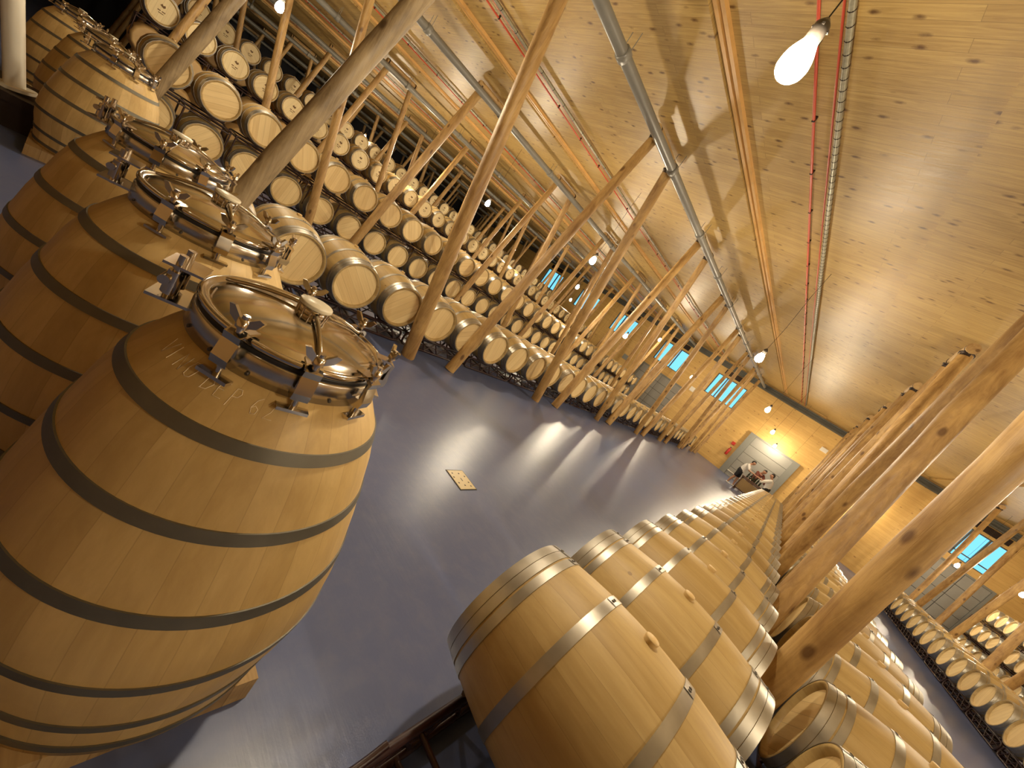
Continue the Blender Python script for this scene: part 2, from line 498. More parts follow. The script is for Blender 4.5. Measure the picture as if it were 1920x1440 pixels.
def sectional(name, x0, x1, z0, z1, rows, cols, label, frame=.28, header=True):
    root = empty(name, ((x0 + x1) / 2, YE, 0)); struct(root, label, 'door')
    w = (x1 - x0) / 2
    b = MB()
    for s in (-1, 1):
        a, c = sorted((s * w, s * (w - frame))); b.box((a, -.16, 0), (c, 0, z1 + (.04 if header else 0)))
    if header: b.box((-w + frame, -.12, z1 - .05), (w - frame, 0, z1 + .04))
    b.obj('door_frame', M['doorframe'], root)
    iw = w - frame
    for r in range(rows):
        za = z0 + (z1 - .05 - z0) * r / rows; zb = z0 + (z1 - .05 - z0) * (r + 1) / rows
        b = MB()
        for k in range(cols):
            xa = -iw + 2 * iw * k / cols; xb = -iw + 2 * iw * (k + 1) / cols
            g = .006 if cols == 1 else .012
            b.box((xa + g, -.075, za + .012), (xb - g, -.02, zb - .012))
            for q in range(1, 4):
                zz = za + (zb - za) * q / 4
                b.box((xa + g, -.079, zz - .003), (xb - g, -.074, zz + .003))
        b.obj('door_panel', M['doorgrey'], root)
    b = MB(); b.box((-iw, -.02, z0), (iw, 0, z1 - .05)); b.obj('door_backing', M['seam'], root)
    return root
d1 = sectional('door_1', -2.86, .0, 0.0, 2.86, 5, 1, 'large grey sectional door behind the three people', .34)
b = MB(); b.box((-1.1, -.13, .28), (1.1, -.075, .33)); b.obj('door_rail', M['white'], d1)
sectional('door_2', -10.9, -7.5, 0.0, 2.75, 5, 4, 'grey panelled door under the mullioned windows beyond the barrel racks', .1)
sectional('door_3', 5.3, 8.3, 0.0, 3.0, 5, 3, 'grey panelled door at the end of the far blue aisle', .1)

# long runs fixed under the ceiling
def run(name, x, dz, r, m, label, cat, ys=(Y0 + .05, YE - .2), n=10, sq=None, extra=None, group=None):
    ya, yb = ys
    root = empty(name, (x, ya, zc(ya) + dz))
    tag(root, label, cat, group)
    sl = .042 * (yb - ya)
    b = MB()
    if sq:
        for ox in sq[2]:
            v = []
            for (yy, zz) in ((0, 0), (yb - ya, sl)):
                v += [(ox - sq[0] / 2, yy, zz - sq[1]), (ox + sq[0] / 2, yy, zz - sq[1]), (ox + sq[0] / 2, yy, zz), (ox - sq[0] / 2, yy, zz)]
            b.add(v, [(0, 1, 2, 3), (7, 6, 5, 4), (0, 4, 5, 1), (1, 5, 6, 2), (2, 6, 7, 3), (3, 7, 4, 0)], 0, False)
    else:
        b.tube([(0, 0, 0), (0, yb - ya, sl)], r, n)
    b.obj(name + '_length', m, root)
    return root, ya, sl
LIFT = .07
bays = [-3.6 * 0 + k for k in range(-4, 3)]
for bi, k in enumerate(range(0, -7, -1)):
    ox = 4.68 * k
    wh = ['over the main aisle', 'over the second aisle', 'over the third aisle', 'over the fourth aisle', 'over the fifth aisle', 'past the tallest stack', 'by the dark blue wall'][bi]
    root, ya, sl = run('drain_pipe', -3.93 + ox, -.27, .075, M['pipe'], 'long grey drain pipe hung beside the log post tops ' + wh, 'pipe')
    b = MB()
    yy = 1.1
    cols = []
    for y in [1.4 + 2.2 * q for q in range(-3, 12)]:
        c = MB(); dy = y - ya
        c.lathe([(-.05, .075), (-.05, .088), (-.01, .091), (.05, .088), (.05, .075)], 20, 'Y', (0, dy, .042 * dy))
        for s in (-1, 1): c.tube([(s * .07, dy, .042 * dy), (s * .07, dy, .042 * dy + .26)], .005, 6)
        c.obj('pipe_collar', M['pipe'], root)
    b = run('wooden_batten', -2.86 + ox, LIFT, .02, M['batten'], 'pair of pine battens screwed under the boards ' + wh, 'batten', sq=(.045, .05, (-.04, .04)))
    r2 = run('sprinkler_pipe', -1.97 + ox, LIFT - .06, .014, M['red'], 'thin red pipe under the boards ' + wh, 'pipe', n=8)[0]
    c = MB(); c.box((-.015, -.01, -.015), (.015, .01, .045)); cm = c.mesh('pipe_clip', [M['cap']])
    for q in range(36): link('pipe_clip', cm, r2, (0, .3 + q * .93, .042 * (.3 + q * .93)))
    r3 = run('cable_conduit', -1.72 + ox, LIFT - .07, .028, M['conduit'], 'ribbed grey cable conduit with a red cable under the boards ' + wh, 'cable', n=10)[0]
    c = MB()
    for q in range(260 if k == 0 else 90):
        dy = .1 + q * (.131 if k == 0 else .38)
        c.lathe([(-.006, .0285), (0, .033), (.006, .0285)], 8, 'Y', (0, dy, .042 * dy))
    c.obj('conduit_rib', M['cap'], r3)['kind'] = 'stuff'
    c = MB(); L = YE - .2 - ya; c.tube([(-.06, 0, .0), (-.06, L, .042 * L)], .011, 6); c.obj('red_cable', M['red'], r3)

# ------------------------------------------------------------------ peeled log posts
def log_mesh(p0, p1, r, seed, name='log', n=18):
    rnd = random.Random(seed)
    p0, p1 = Vector(p0), Vector(p1)
    L = (p1 - p0).length; seg = 16
    bumps = [(rnd.uniform(.08, .92), rnd.uniform(0, 2 * PI), rnd.uniform(.004, .014)) for _ in range(rnd.randint(3, 6))]
    bx, by = rnd.uniform(-.02, .02), rnd.uniform(-.02, .02)
    ph = rnd.uniform(0, 6)
    b = MB(); v = []
    d = (p1 - p0).normalized(); a = d.cross(Vector((0, 1, 0)) if abs(d.y) < .8 else Vector((1, 0, 0))).normalized(); c = d.cross(a)
    for i in range(seg + 1):
        t = i / seg
        ctr = p0 + (p1 - p0) * t + a * bx * math.sin(PI * t) + c * by * math.sin(PI * t)
        for k in range(n):
            th = 2 * PI * k / n
            rr = r * (1.06 - .12 * t) * (1 + .03 * math.sin(2 * th + ph + t * 2) + .02 * math.sin(7 * t + ph))
            for (bt, bth, bh) in bumps:
                dth = (th - bth + PI) % (2 * PI) - PI
                rr += bh * math.exp(-((t - bt) * L / .10) ** 2 - (dth / .5) ** 2)
            v.append(ctr + (a * math.cos(th) + c * math.sin(th)) * rr)
    f = []
    for i in range(seg):
        for k in range(n):
            l = (k + 1) % n
            f.append((i * n + k, i * n + l, (i + 1) * n + l, (i + 1) * n + k))
    b.add(v, f)
    b.add(v[:n], [tuple(range(n))[::-1]], 0, False); b.add(v[-n:], [tuple(range(n))], 0, False)
    return b

PER, YF, YT = 3.43, 3.95, 5.62
WHERE = {-32.35: 'against the dark blue wall', -27.65: 'before the dark blue wall', -22.95: 'behind the tallest stack', -18.25: 'by the tallest stack', -13.55: 'by the three-high stack',
         -8.85: 'by the two-high stack', -4.15: 'beside the single barrel row', .55: 'between the two bunged rows',
         5.25: 'across the far blue aisle', 9.95: 'past the far stack'}
seed = 0
FEET = {}
for L in LINES:
    cnt = 0
    for k in range(-2, 7):
        yf = YF + PER * k
        yt = YT + PER * k
        for s in (-1, 1):
            seed += 1
            foot = Vector((L + .04 * math.sin(seed * 1.7), yf + s * .43, 0))
            if s > 0: top = Vector((L + .02, yt - .41, 0))
            else: top = Vector((L + .02, yt - PER + .41, 0))
            if L == .55:
                foot.x += .09
                if k == 0 and s < 0: foot.y = 3.02; foot.x = .63; top.y = 2.75
            if L == -4.15 and k == -1 and s > 0: foot.y = .86; top.y = 1.86
            if L == -8.85 and k == -1 and s > 0: foot.y = .64; top.y = 1.62
            if L == -4.15 and k == -1 and s < 0: continue
            if foot.y < -1.2 or foot.y > 26.4 or top.y > 26.9: continue
            if L < -5 and foot.y < .3: continue
            top.z = zc(top.y) - .215
            if not any(seen(foot + (top - foot) * q, 160) for q in (0, .25, .5, .75, 1)): continue
            cnt += 1
            root = empty('log_post', foot)
            tag(root, 'leaning peeled pine post %s, %s from near end' % (WHERE[L], nth(cnt)), 'post', 'peeled log posts ' + WHERE[L])
            r = .086 + .008 * math.sin(seed * 2.3)
            mb = log_mesh((0, 0, 0), top - foot, r, seed, n=22 if foot.length < 9 else 12)
            mb.obj('log', M['log_grey'] if (k == -1 and s > 0 and L in (-4.15, -8.85)) else M['log'], root)
            d = (top - foot).normalized()
            q = d.to_track_quat('Z', 'Y').to_matrix().to_4x4(); q.translation = top - foot
            c = MB(); c.lathe([(-.045, r * .97), (.0, r * .97), (.002, r * 1.12), (.022, r * 1.12)], 14, 'Z', caps=True, mt=q)
            c.obj('steel_cap', M['cap'], root)
    cnt = 0
    for k in range(-2, 7):
        yt = YT + PER * k
        if yt > 26.5 or not seen((L, yt, zc(yt)), 150): continue
        cnt += 1
        root = empty('bolster_log', (L + .02, yt, zc(yt) - .115))
        tag(root, 'short horizontal pine log above post tops %s, %s from near end' % (WHERE[L], nth(cnt)), 'log', 'bolster logs under the ceiling')
        mb = log_mesh((0, -.52, -.0218), (0, .52, .0218), .078, 900 + seed + k, n=14); mb.obj('log', M['log_h'], root)
        for s in (-1, 1):
            c = MB(); c.lathe([(s * .47 - .015, .0765), (s * .47 - .015, .0845), (s * .47 + .015, .0845), (s * .47 + .015, .0765)], 18, 'Y', (0, 0, s * .0198)); c.obj('steel_strap', M['cap'], root)

# ------------------------------------------------------------------ barrels
HL, RB, RH = .47, .345, .285
def prof_r(x): return RB - (RB - RH) * (abs(x) / HL) ** 1.9

def barrel_meshes(n):
    """staves, head (at -x), hoops and bung of a 225 litre barrel lying along X"""
    d = {}
    b = MB()
    xs = [-HL + 2 * HL * i / 14 for i in range(15)]
    P = [(-HL + .035, RH - .035), (-HL, RH - .022), (-HL, RH)] + [(x, prof_r(x)) for x in xs[1:-1]] + [(HL, RH), (HL, RH - .022), (HL - .035, RH - .035)]
    b.lathe(P, n, 'X'); d['staves'] = b
    for s, nm in ((-1, 'head0'), (1, 'head1')):
        b = MB(); x = s * (HL - .032)
        ring = [(x, (RH - .03) * math.cos(2 * PI * k / n), (RH - .03) * math.sin(2 * PI * k / n)) for k in range(n)]
        b.add(ring, [tuple(range(n))[::-s]], 0, False)
        d[nm] = b
    hp = [(.455, .05), (.368, .036), (.165, .04)]
    for i, (c, w) in enumerate(hp):
        for s in (-1, 1):
            b = MB(); a0, a1 = s * c - w / 2, s * c + w / 2
            if i == 0: a0, a1 = (-HL - .002, -HL + .075) if s < 0 else (HL - .075, HL + .002)
            t = .0035
            mid = (a0 + a1) / 2
            bands = [(a0, a1)] if i else [(a0, mid - .0012), (mid + .0012, a1)]
            for (u0, u1) in bands:
                b.lathe([(u0, prof_r(u0) + t), (u1, prof_r(u1) + t)], n, 'X')
                b.lathe([(u0, prof_r(u0) - .001), (u0, prof_r(u0) + t)], n, 'X'); b.lathe([(u1, prof_r(u1) + t), (u1, prof_r(u1) - .001)], n, 'X')
            if n >= 40:
                # overlapped end with two rivets, on top of the barrel
                th = .35 - .10 * i
                for (da, dw) in ((0, 0),):
                    v = []
                    for tt in (th, th + .16):
                        for aa in (a0 + .001, a1 - .001):
                            rr = prof_r(aa) + t + .002
                            v.append((aa, math.sin(tt - .2) * rr, math.cos(tt - .2) * rr))
                    b.add(v, [(0, 1, 3, 2)], 0, False)
                for tt in (.05, .11):
                    aa = (a0 + a1) / 2; rr = prof_r(aa) + t + .003
                    an = th + tt - .2
                    c0 = Vector((aa, math.sin(an) * rr, math.cos(an) * rr)); nn = Vector((0, math.sin(an), math.cos(an)))
                    q4 = nn.to_track_quat('Z', 'Y').to_matrix().to_4x4(); q4.translation = c0
                    b.lathe([(-.002, .006), (.001, .006), (.0025, .003)], 8, 'Z', caps=True, mi=1, mt=q4)
            d['hoop%d' % (i * 2 + (s > 0))] = b
    b = MB(); z0 = RB - .012
    b.lathe([(z0, .022), (RB + .016, .0275), (RB + .020, .025), (RB + .020, .0005)], 20, 'Z'); d['bung'] = b
    return d

def pale_mesh(w):
    for v, f in [mark_shapes(s) for s in (1, -1)]: w.add(v, f, 4, False)
    return w.mesh('oak_barrel_pale', [M['oak'], M['head_pale'], M['hoop'], M['bung'], M['inkmark']])
def mark_shapes(s):
    x = s * (HL - .030)
    v = [(x, y, z) for y, z in ((-.05, .06), (-.02, .10), (.0, .075), (.03, .095), (.045, .06), (.015, .03), (-.02, .045))]
    f = [tuple(range(7))[::s]]
    for (y0, z0, y1, z1) in ((-.07, -.05, -.02, -.03), (.0, -.05, .06, -.03), (-.05, -.09, .04, -.075)):
        k = len(v); v += [(x, y0, z0), (x, y1, z0), (x, y1, z1), (x, y0, z1)]; f.append((k, k + 1, k + 2, k + 3)[::s])
    return v, f
LOD = {}
def lod(n):
    if n in LOD: return LOD[n]
    d = barrel_meshes(n); out = []
    out.append(('staves', d['staves'].mesh('staves', [M['oak']])))
    for k in (0, 1): out.append(('barrel_head', d['head%d' % k].mesh('barrel_head', [M['head']])))
    for i in range(6): out.append(('hoop', d['hoop%d' % i].mesh('hoop', [M['hoop'], M['rivet']])))
    out.append(('bung', d['bung'].mesh('bung', [M['bung']])))
    # one-mesh version for the far ones
    w = MB()
    for nm, mi in [('staves', 0), ('head0', 1), ('head1', 1)] + [('hoop%d' % i, 2) for i in range(6)] + [('bung', 3)]:
        q = d[nm]; w.add(q.v, q.f, mi)
    LOD[n] = (out, w.mesh('oak_barrel', [M['oak'], M['head'], M['hoop'], M['bung']]),
              pale_mesh(w))
    return LOD[n]
# branded mark burnt into the heads of the higher, farther barrels
def mark_mesh(sx):
    b = MB(); v, f = mark_shapes(sx); b.add(v, f, 0, False)
    return b.mesh('brand_mark', [M['inkmark']])
MARK = mark_mesh(1)

NB = 0
ANYB = []
hidden = []
def barrel(x, y, z, label, group, pale=False, spin=0.0):
    """front barrels get every part; specks in the distance are one mesh"""
    global NB
    q = proj((x, y, z))
    dist = (Vector((x, y, z)) - CAM).length
    px = F * .69 / dist
    if not (seen((x, y, z), 70 + px) or seen((x + .47, y, z), 60) or seen((x - .47, y, z), 60)): return None
    NB += 1
    if px > 62:
        n = 64 if dist < 4.5 else (40 if dist < 8 else 24)
        parts, _, _ = lod(n)
        root = empty('oak_barrel', (x, y, z))
        for nm, me in parts:
            o = link(nm, me, root)
            if pale and nm == 'barrel_head': o.material_slots[0].link = 'OBJECT'; o.material_slots[0].material = M['head_pale']
        if pale: link('brand_mark', MARK, root)
    else:
        _, w, wp = lod(20)
        root = link('oak_barrel', wp if pale else w, None, (x, y, z))
    root.rotation_euler = (random.uniform(-.12, .12) + spin, 0, random.uniform(-.012, .012))
    tag(root, label, 'barrel', group)
    ANYB.append(root)
    return root

# steel racks, one under every two barrels
def rack_parts(upper, n=6):
    z0, z1 = (.135, .195) if upper else (.022, .205)
    out = []
    for sx in (-1, 1):
        b = MB(); x = sx * .31; yy = .665; rr = .03 if upper else .07
        pts = []
        for (cy, cz, a0) in ((yy - rr, z1 - rr, 0), (-yy + rr, z1 - rr, 1), (-yy + rr, z0 + rr, 2), (yy - rr, z0 + rr, 3)):
            for q in range(5):
                a = (a0 + q / 4) * PI / 2
                pts.append((x, cy + rr * math.cos(a), cz + rr * math.sin(a)))
        b.tube(pts, .014 if upper else .018, n, loop=True)
        if upper:
            for y in (-.66, 0, .66): b.tube([(x, y, -.28), (x, y, z0)], .014, n)
        else:
            # lattice: a zigzag under each barrel
            m = 9; zz = [(x, -yy + .06 + (2 * yy - .12) * i / m, (z0 + .01) if i % 2 else (z1 - .01)) for i in range(m + 1)]
            for a, c in zip(zz[:-1], zz[1:]): b.tube([a, c], .011, n, caps=False)
            b.tube([(x, -yy, (z0 + z1) / 2), (x, yy, (z0 + z1) / 2)], .008, n)
        for cy in (-.352, .352):
            rad = prof_r(.31) + .014
            pts = [(x, cy + rad * math.sin(a), .55 - rad * math.cos(a)) for a in [(-.55 + 1.1 * q / 6) for q in range(7)]]
            b.tube(pts, .012, n)
        out.append(('side_frame', b))
    for y in (-.63, 0, .63):
        b = MB(); b.tube([(-.31, y, z0 + .01), (.31, y, z0 + .01)], .013, n); b.tube([(-.31, y, z1 - .01), (.31, y, z1 - .01)], .011, n)
        if not upper:
            b.tube([(-.31, y, z0 + .01), (.31, y, z1 - .01)], .008, n, caps=False)
        out.append(('cross_bar', b))
    return out
RK = {}
for up in (False, True):
    ps = rack_parts(up)
    w = MB()
    for nm, q in rack_parts(up, 4): w.add(q.v, q.f, 0)
    RK[up] = ([(nm, q.mesh(nm, [M['rack']])) for nm, q in ps], w.mesh('barrel_rack', [M['rack']]))
def rack(x, y, lvl, label, group):
    z = .76 * lvl
    if not (seen((x, y, z + .1), 90) or seen((x - .3, y + .6, z + .2), 20)): return
    dist = (Vector((x, y, z)) - CAM).length
    if dist < 11:
        root = empty('barrel_rack', (x, y, z))
        for nm, me in RK[lvl > 0][0]: link(nm, me, root)
    else: root = link('barrel_rack', RK[lvl > 0][1], None, (x, y, z))
    tag(root, label, 'rack', group)

PIT = .703
LV = ['bottom', 'second', 'third', 'top']
def block(xh, y0, n, levels, show, where, pale=False, face=-1, counted=True):
    """a block of lying barrels: xh is the plane of the heads that face the aisle, barrels reach away from it"""
    xc = xh - HL if face < 0 else xh + HL
    for lv in range(levels):
        cnt = 0; rc = 0
        for k in range(n):
            y = y0 + PIT * k; z = .55 + .76 * lv
            if lv in show:
                cnt += 1
                nm = 'oak barrel %s, %s from near end' % (where, nth(cnt)) if levels == 1 else 'barrel on %s level %s, %s along' % (LV[lv], where, nth(cnt))
                if barrel(xc, y, z, nm, ('oak barrels ' + where) if levels == 1 else 'oak barrels on the %s level %s' % (LV[lv], where), pale and lv == levels - 1) is None: cnt -= 1
            else: hidden.append((xc, y, z))
        for k in range(0, n, 2):
            y = y0 + PIT * (k + .5)
            if lv in show:
                rc += 1
                rack(xc, y, lv, 'red-brown rack %s%s, %s along' % ('of %s level ' % LV[lv] if levels > 1 else '', where, nth(rc)), 'steel racks ' + where)

block(-4.40, 1.10, 34, 1, (0,), 'in the single row behind the first posts')
block(-9.30, .92, 34, 2, (0, 1), 'in the two-high stack')
block(-13.9, .98, 34, 3, (2,), 'in the three-high stack', pale=True)
block(-18.6, 1.3, 34, 4, (3,), 'in the tallest stack', pale=True)
# the bunged rows in front of the viewer, on either side of a post line
cnt = 0
for k in range(28):
    y = 1.51 + PIT * k
    cnt += 1
    barrel(.035, y, .55, 'oak barrel with bung %s, %s from the viewer' % ('in the row edging the main blue aisle', nth(cnt)), 'bunged barrels edging the main aisle')
for k in range(15): rack(.035, 1.51 - PIT / 2 + 2 * PIT * k, 0, 'dark rack under the bunged row edging the main aisle, %s along' % nth(k + 1), 'steel racks under the bunged row edging the main aisle')
cnt = 0
for k in range(29):
    y = 1.70 + PIT * k
    if barrel(1.27, y, .55, 'oak barrel with bung in the row past the near posts, %s from the viewer' % nth(cnt + 1), 'bunged barrels past the near posts'): cnt += 1
for k in range(15): rack(1.27, 1.70 + PIT / 2 + 2 * PIT * k, 0, 'dark rack under the bunged row past the near posts, %s along' % nth(k + 1), 'steel racks under the bunged row past the near posts')
block(4.55, 4.4, 28, 1, (0,), 'in the row across the far blue aisle', face=1)
block(7.4, 11.2, 19, 3, (0, 1, 2), 'in the stack behind the far aisle row', face=1)

# what stands hidden under and behind the visible stacks: one heap, past the first three hundred
b = MB()
base = MB()
xs = [-HL, -.3, -.1, .1, .3, HL]
base.lathe([(-HL, RH - .03), (-HL, RH)] + [(x, prof_r(x)) for x in xs[1:-1]] + [(HL, RH), (HL, RH - .03)], 12, 'X', caps=True)
for (x, y, z) in hidden:
    b.add([(p[0] + x, p[1] + y, p[2] + z) for p in base.v], base.f, 0)
tag(b.obj('oak_barrels_stacked', M['far_oak']), 'remaining oak barrels deep in the lower levels of the tall stacks', 'barrels', kind='stuff')

# ------------------------------------------------------------------ upright oak vats with stainless hatches
VP = [(.10, .375), (.16, .385), (.254, .398), (.34, .418), (.44, .430), (.54, .423), (.634, .406), (.74, .384), (.833, .358), (.93, .333), (1.02, .300), (1.075, .263), (1.125, .226)]
def vr(z):
    for (a, r), (c, s) in zip(VP[:-1], VP[1:]):
        if a <= z <= c: return r + (s - r) * (z - a) / (c - a)
    return VP[-1][1]
def stay(pa, pb, w): return pa

def vat_parts(n=96):
    out = []
    b = MB(); b.lathe([(.135, .345)] + [(.10, .36)] + VP + [(1.128, .21)], n, 'Z'); b.lathe([(.135, .345), (.135, .0005)], n, 'Z'); out.append(('staves', b, [M['oak_vat']]))
    for (zt, w) in ((1.022, .029), (.835, .030), (.636, .031), (.442, .029), (.256, .027), (.155, .028)):
        b = MB(); a0, a1 = zt - w, zt; t = .004
        b.lathe([(a0, vr(a0) + t), (a1, vr(a1) + t)], n, 'Z')
        b.lathe([(a0, vr(a0) - .002), (a0, vr(a0) + t)], n, 'Z'); b.lathe([(a1, vr(a1) + t), (a1, vr(a1) - .002)], n, 'Z')
        out.append(('hoop', b, [M['vat_hoop']]))
    # flange
    b = MB(); b.lathe([(1.118, .228), (1.118, .232), (1.172, .232), (1.176, .229), (1.178, .216), (1.165, .205), (1.12, .205)], n, 'Z')
    for k in range(16):
        a = 2 * PI * k / 16 + .1
        q = Vector((math.cos(a), math.sin(a), 0)).to_track_quat('Z', 'Y').to_matrix().to_4x4(); q.translation = (math.cos(a) * .2325, math.sin(a) * .2325, 1.131)
        b.lathe([(-.002, .0045), (.001, .0045), (.002, .002)], 8, 'Z', mi=1, caps=True, mt=q)
    out.append(('flange', b, [M['steel'], M['rivet']]))
    b = MB(); b.lathe([(1.176, .226), (1.182, .2275), (1.188, .226), (1.188, .21), (1.176, .21)], n, 'Z'); out.append(('gasket', b, [M['rubber']]))
    # domed lid with a rolled rim
    b = MB()
    P = [(1.188, .205), (1.188, .229), (1.193, .233), (1.200, .233), (1.204, .229), (1.204, .222), (1.196, .214), (1.199, .208), (1.206, .200)]
    for i in range(1, 13):
        r = .200 * (1 - i / 12); P.append((1.206 + .040 * (1 - (r / .2) ** 2), max(r, .0005)))
    b.lathe(P, n, 'Z'); out.append(('lid', b, [M['mirror']]))
    b = MB(); b.lathe([(1.240, .034), (1.248, .037), (1.268, .0375), (1.268, .0005)], 40, 'Z', mi=0)
    for k in range(12):
        a = 2 * PI * k / 12; b.tube([(.037 * math.cos(a), .037 * math.sin(a), 1.240), (.038 * math.cos(a), .038 * math.sin(a), 1.266)], .0028, 5)
    out.append(('vent_collar', b, [M['mirror']]))
    b = MB(); b.lathe([(1.266, .039), (1.268, .0415), (1.275, .0415), (1.277, .040), (1.2772, .0005)], 40, 'Z'); out.append(('vent_cap', b, [M['cream']]))
    # wire handles crossing the dome
    for a0 in (-.15, 1.95, 4.05):
        b = MB(); pts = []
        for i in range(9):
            r = .035 + (.205 - .035) * i / 8; z = 1.206 + .04 * (1 - min(1, r / .2) ** 2) + .012 - .007 * (i / 8)
            pts.append((r * math.cos(a0), r * math.sin(a0), z))
        b.tube(pts, .0055, 8); out.append(('lid_rib', b, [M['mirror']]))
    # clamps round the rim: bracket, swing bolt and wing nut
    for a in [math.radians(q) for q in (-50, -13, 25, 72, 118, 160)]:
        R = Matrix.Rotation(a, 4, 'Z')
        b = MB()
        # bent strap
        w = .019
        prof = [(.231, 1.128), (.262, 1.132), (.266, 1.150), (.258, 1.190), (.262, 1.206), (.240, 1.216), (.205, 1.214), (.205, 1.209), (.236, 1.209), (.252, 1.200), (.252, 1.155), (.231, 1.150)]
        v = []
        for s in (-w, w):
            v += [R @ Vector((x, s, z)) for x, z in prof]
        k = len(prof); f = [(i, (i + 1) % k, k + (i + 1) % k, k + i) for i in range(k)] + [tuple(range(k))[::-1], tuple(range(k, 2 * k))]
        b.add(v, f, 0, False)
        b.tube([R @ Vector((.246, 0, 1.10)), R @ Vector((.246, 0, 1.25))], .0075, 8)
        # lower wing, pointing out
        b.box((.240, -.034, 1.098), (.262, .034, 1.106), 0, R @ Matrix.Rotation(.0, 4, 'X'))
        # wing nut on top
        b.lathe([(1.222, .013), (1.240, .013), (1.242, .009)], 10, 'Z', (0, 0, 0), caps=True, mt=R @ Matrix.Translation((.246, 0, 0)))
        for s in (-1, 1):
            v = [(.246 + dx, s * y, z) for dx in (-.004, .004) for y, z in ((.008, 1.224), (.030, 1.236), (.040, 1.256), (.028, 1.258), (.008, 1.240))]
            v = [R @ Vector(p) for p in v]
            b.add(v, [(0, 1, 2, 3, 4), (9, 8, 7, 6, 5), (0, 5, 6, 1), (1, 6, 7, 2), (2, 7, 8, 3), (3, 8, 9, 4), (4, 9, 5, 0)], 0, False)
        out.append(('clamp', b, [M['mirror']]))
    # hinge
    R = Matrix.Rotation(math.radians(-112), 4, 'Z')
    b = MB()
    b.box((.225, -.05, 1.135), (.305, .05, 1.142), 0, R)
    b.box((.225, -.042, 1.215), (.30, .042, 1.221), 0, R)
    for y in (-.028, .028):
        b.tube([R @ Vector((.272, y, 1.13)), R @ Vector((.272, y, 1.245))], .009, 10)
        b.tube([R @ Vector((.272, y, 1.150)), R @ Vector((.272, y, 1.205))], .016, 10)
    b.tube([R @ Vector((.285, -.05, 1.182)), R @ Vector((.285, .05, 1.182))], .011, 10)
    out.append(('hinge', b, [M['mirror']]))
    return out
VM = [(nm, b.mesh(nm, ms)) for nm, b, ms in vat_parts()]
b = MB()
# low pallet: two deck boards on bearers
PAL = []
for (ya, yb) in ((-.40, -.14), (-.12, .06), (.08, .27)):
    q = MB(); q.box((-.40, ya, .068), (.325, yb, .10)); PAL.append(('deck_board', q.mesh('deck_board', [M['pallet']])))
for x in (-.36, -.08, .24):
    q = MB(); q.box((x, -.40, 0), (x + .085, .27, .068)); PAL.append(('bearer', q.mesh('bearer', [M['pallet']])))

VATS = [((-1.0, .50), 'large upright oak vat with chalked writing under its steel hatch, closest to the viewer'),
        ((-1.83, .44), 'upright oak vat with steel hatch directly behind the chalk-marked vat'),
        ((-2.72, .40), 'upright oak vat with steel hatch, third in the line from the chalk-marked vat'),
        ((-6.3, .36), 'upright oak vat standing apart past the first post line'),
        ((-7.75, .28), 'upright oak vat behind the vat standing apart'),
        ((-9.3, .02), 'farthest upright oak vat by the white tube')]
for i, ((x, y), lab) in enumerate(VATS):
    root = empty('oak_vat', (x, y, 0)); tag(root, lab, 'vat', 'upright oak vats with steel hatches')
    for nm, me in VM: link(nm, me, root)
    root.rotation_euler = (0, 0, [0, .16, -.1, .5, .9, .2][i])
    p = empty('wooden_pallet', (x, y, 0))
    tag(p, ['low wooden pallet under the chalk-marked vat', 'low wooden pallet under the vat behind the chalk-marked one', 'low wooden pallet under the third vat',
            'low wooden pallet under the vat standing apart', 'low wooden pallet behind the vat standing apart', 'low wooden pallet under the farthest vat'][i], 'pallet', 'pallets under the vats')
    for nm, me in PAL: link(nm, me, p)
    if i == 0:
        # chalked words on the shoulder of the vat
        G = {'V': [[(0, 1), (.4, 0), (.8, 1)]], 'I': [[(.2, 0), (.2, 1)]], 'N': [[(0, 0), (.05, 1), (.6, 0), (.7, 1)]],
             'O': [[(.1, .1), (0, .5), (.15, .95), (.5, 1), (.75, .6), (.6, .1), (.3, 0), (.1, .1)]],
             'D': [[(.1, 0), (.1, 1)], [(0, 1), (.5, .9), (.75, .5), (.5, .1), (.05, 0)]],
             'E': [[(.65, 1), (.1, .95), (.05, .5), (.1, 0), (.65, .02)], [(.05, .5), (.5, .52)]],
             'P': [[(.05, -.15), (.15, .95), (.5, 1), (.65, .75), (.5, .5), (.12, .45)]],
             '6': [[(.6, 1.05), (.25, .8), (.05, .35), (.2, 0), (.5, .05), (.55, .35), (.3, .5), (.1, .35)]],
             '2': [[(.05, .8), (.3, 1.05), (.55, .85), (.4, .45), (0, 0), (.65, .02)]]}
        b = MB()
        th = math.radians(-81)
        for ch in 'VINO DEP 62':
            if ch == ' ': th += .055; continue
            for st in G[ch]:
                pts = []
                for (u, w) in st:
                    z = 1.072 + .030 * w - .012 * (th + 1.5) * .2
                    a = th + u * .105
                    r = vr(z) + .0004
                    pts.append((r * math.cos(a), r * math.sin(a), z))
                b.tube(pts, .0008, 5)
            th += .112
        b.obj('chalk_writing', M['chalk'], root)

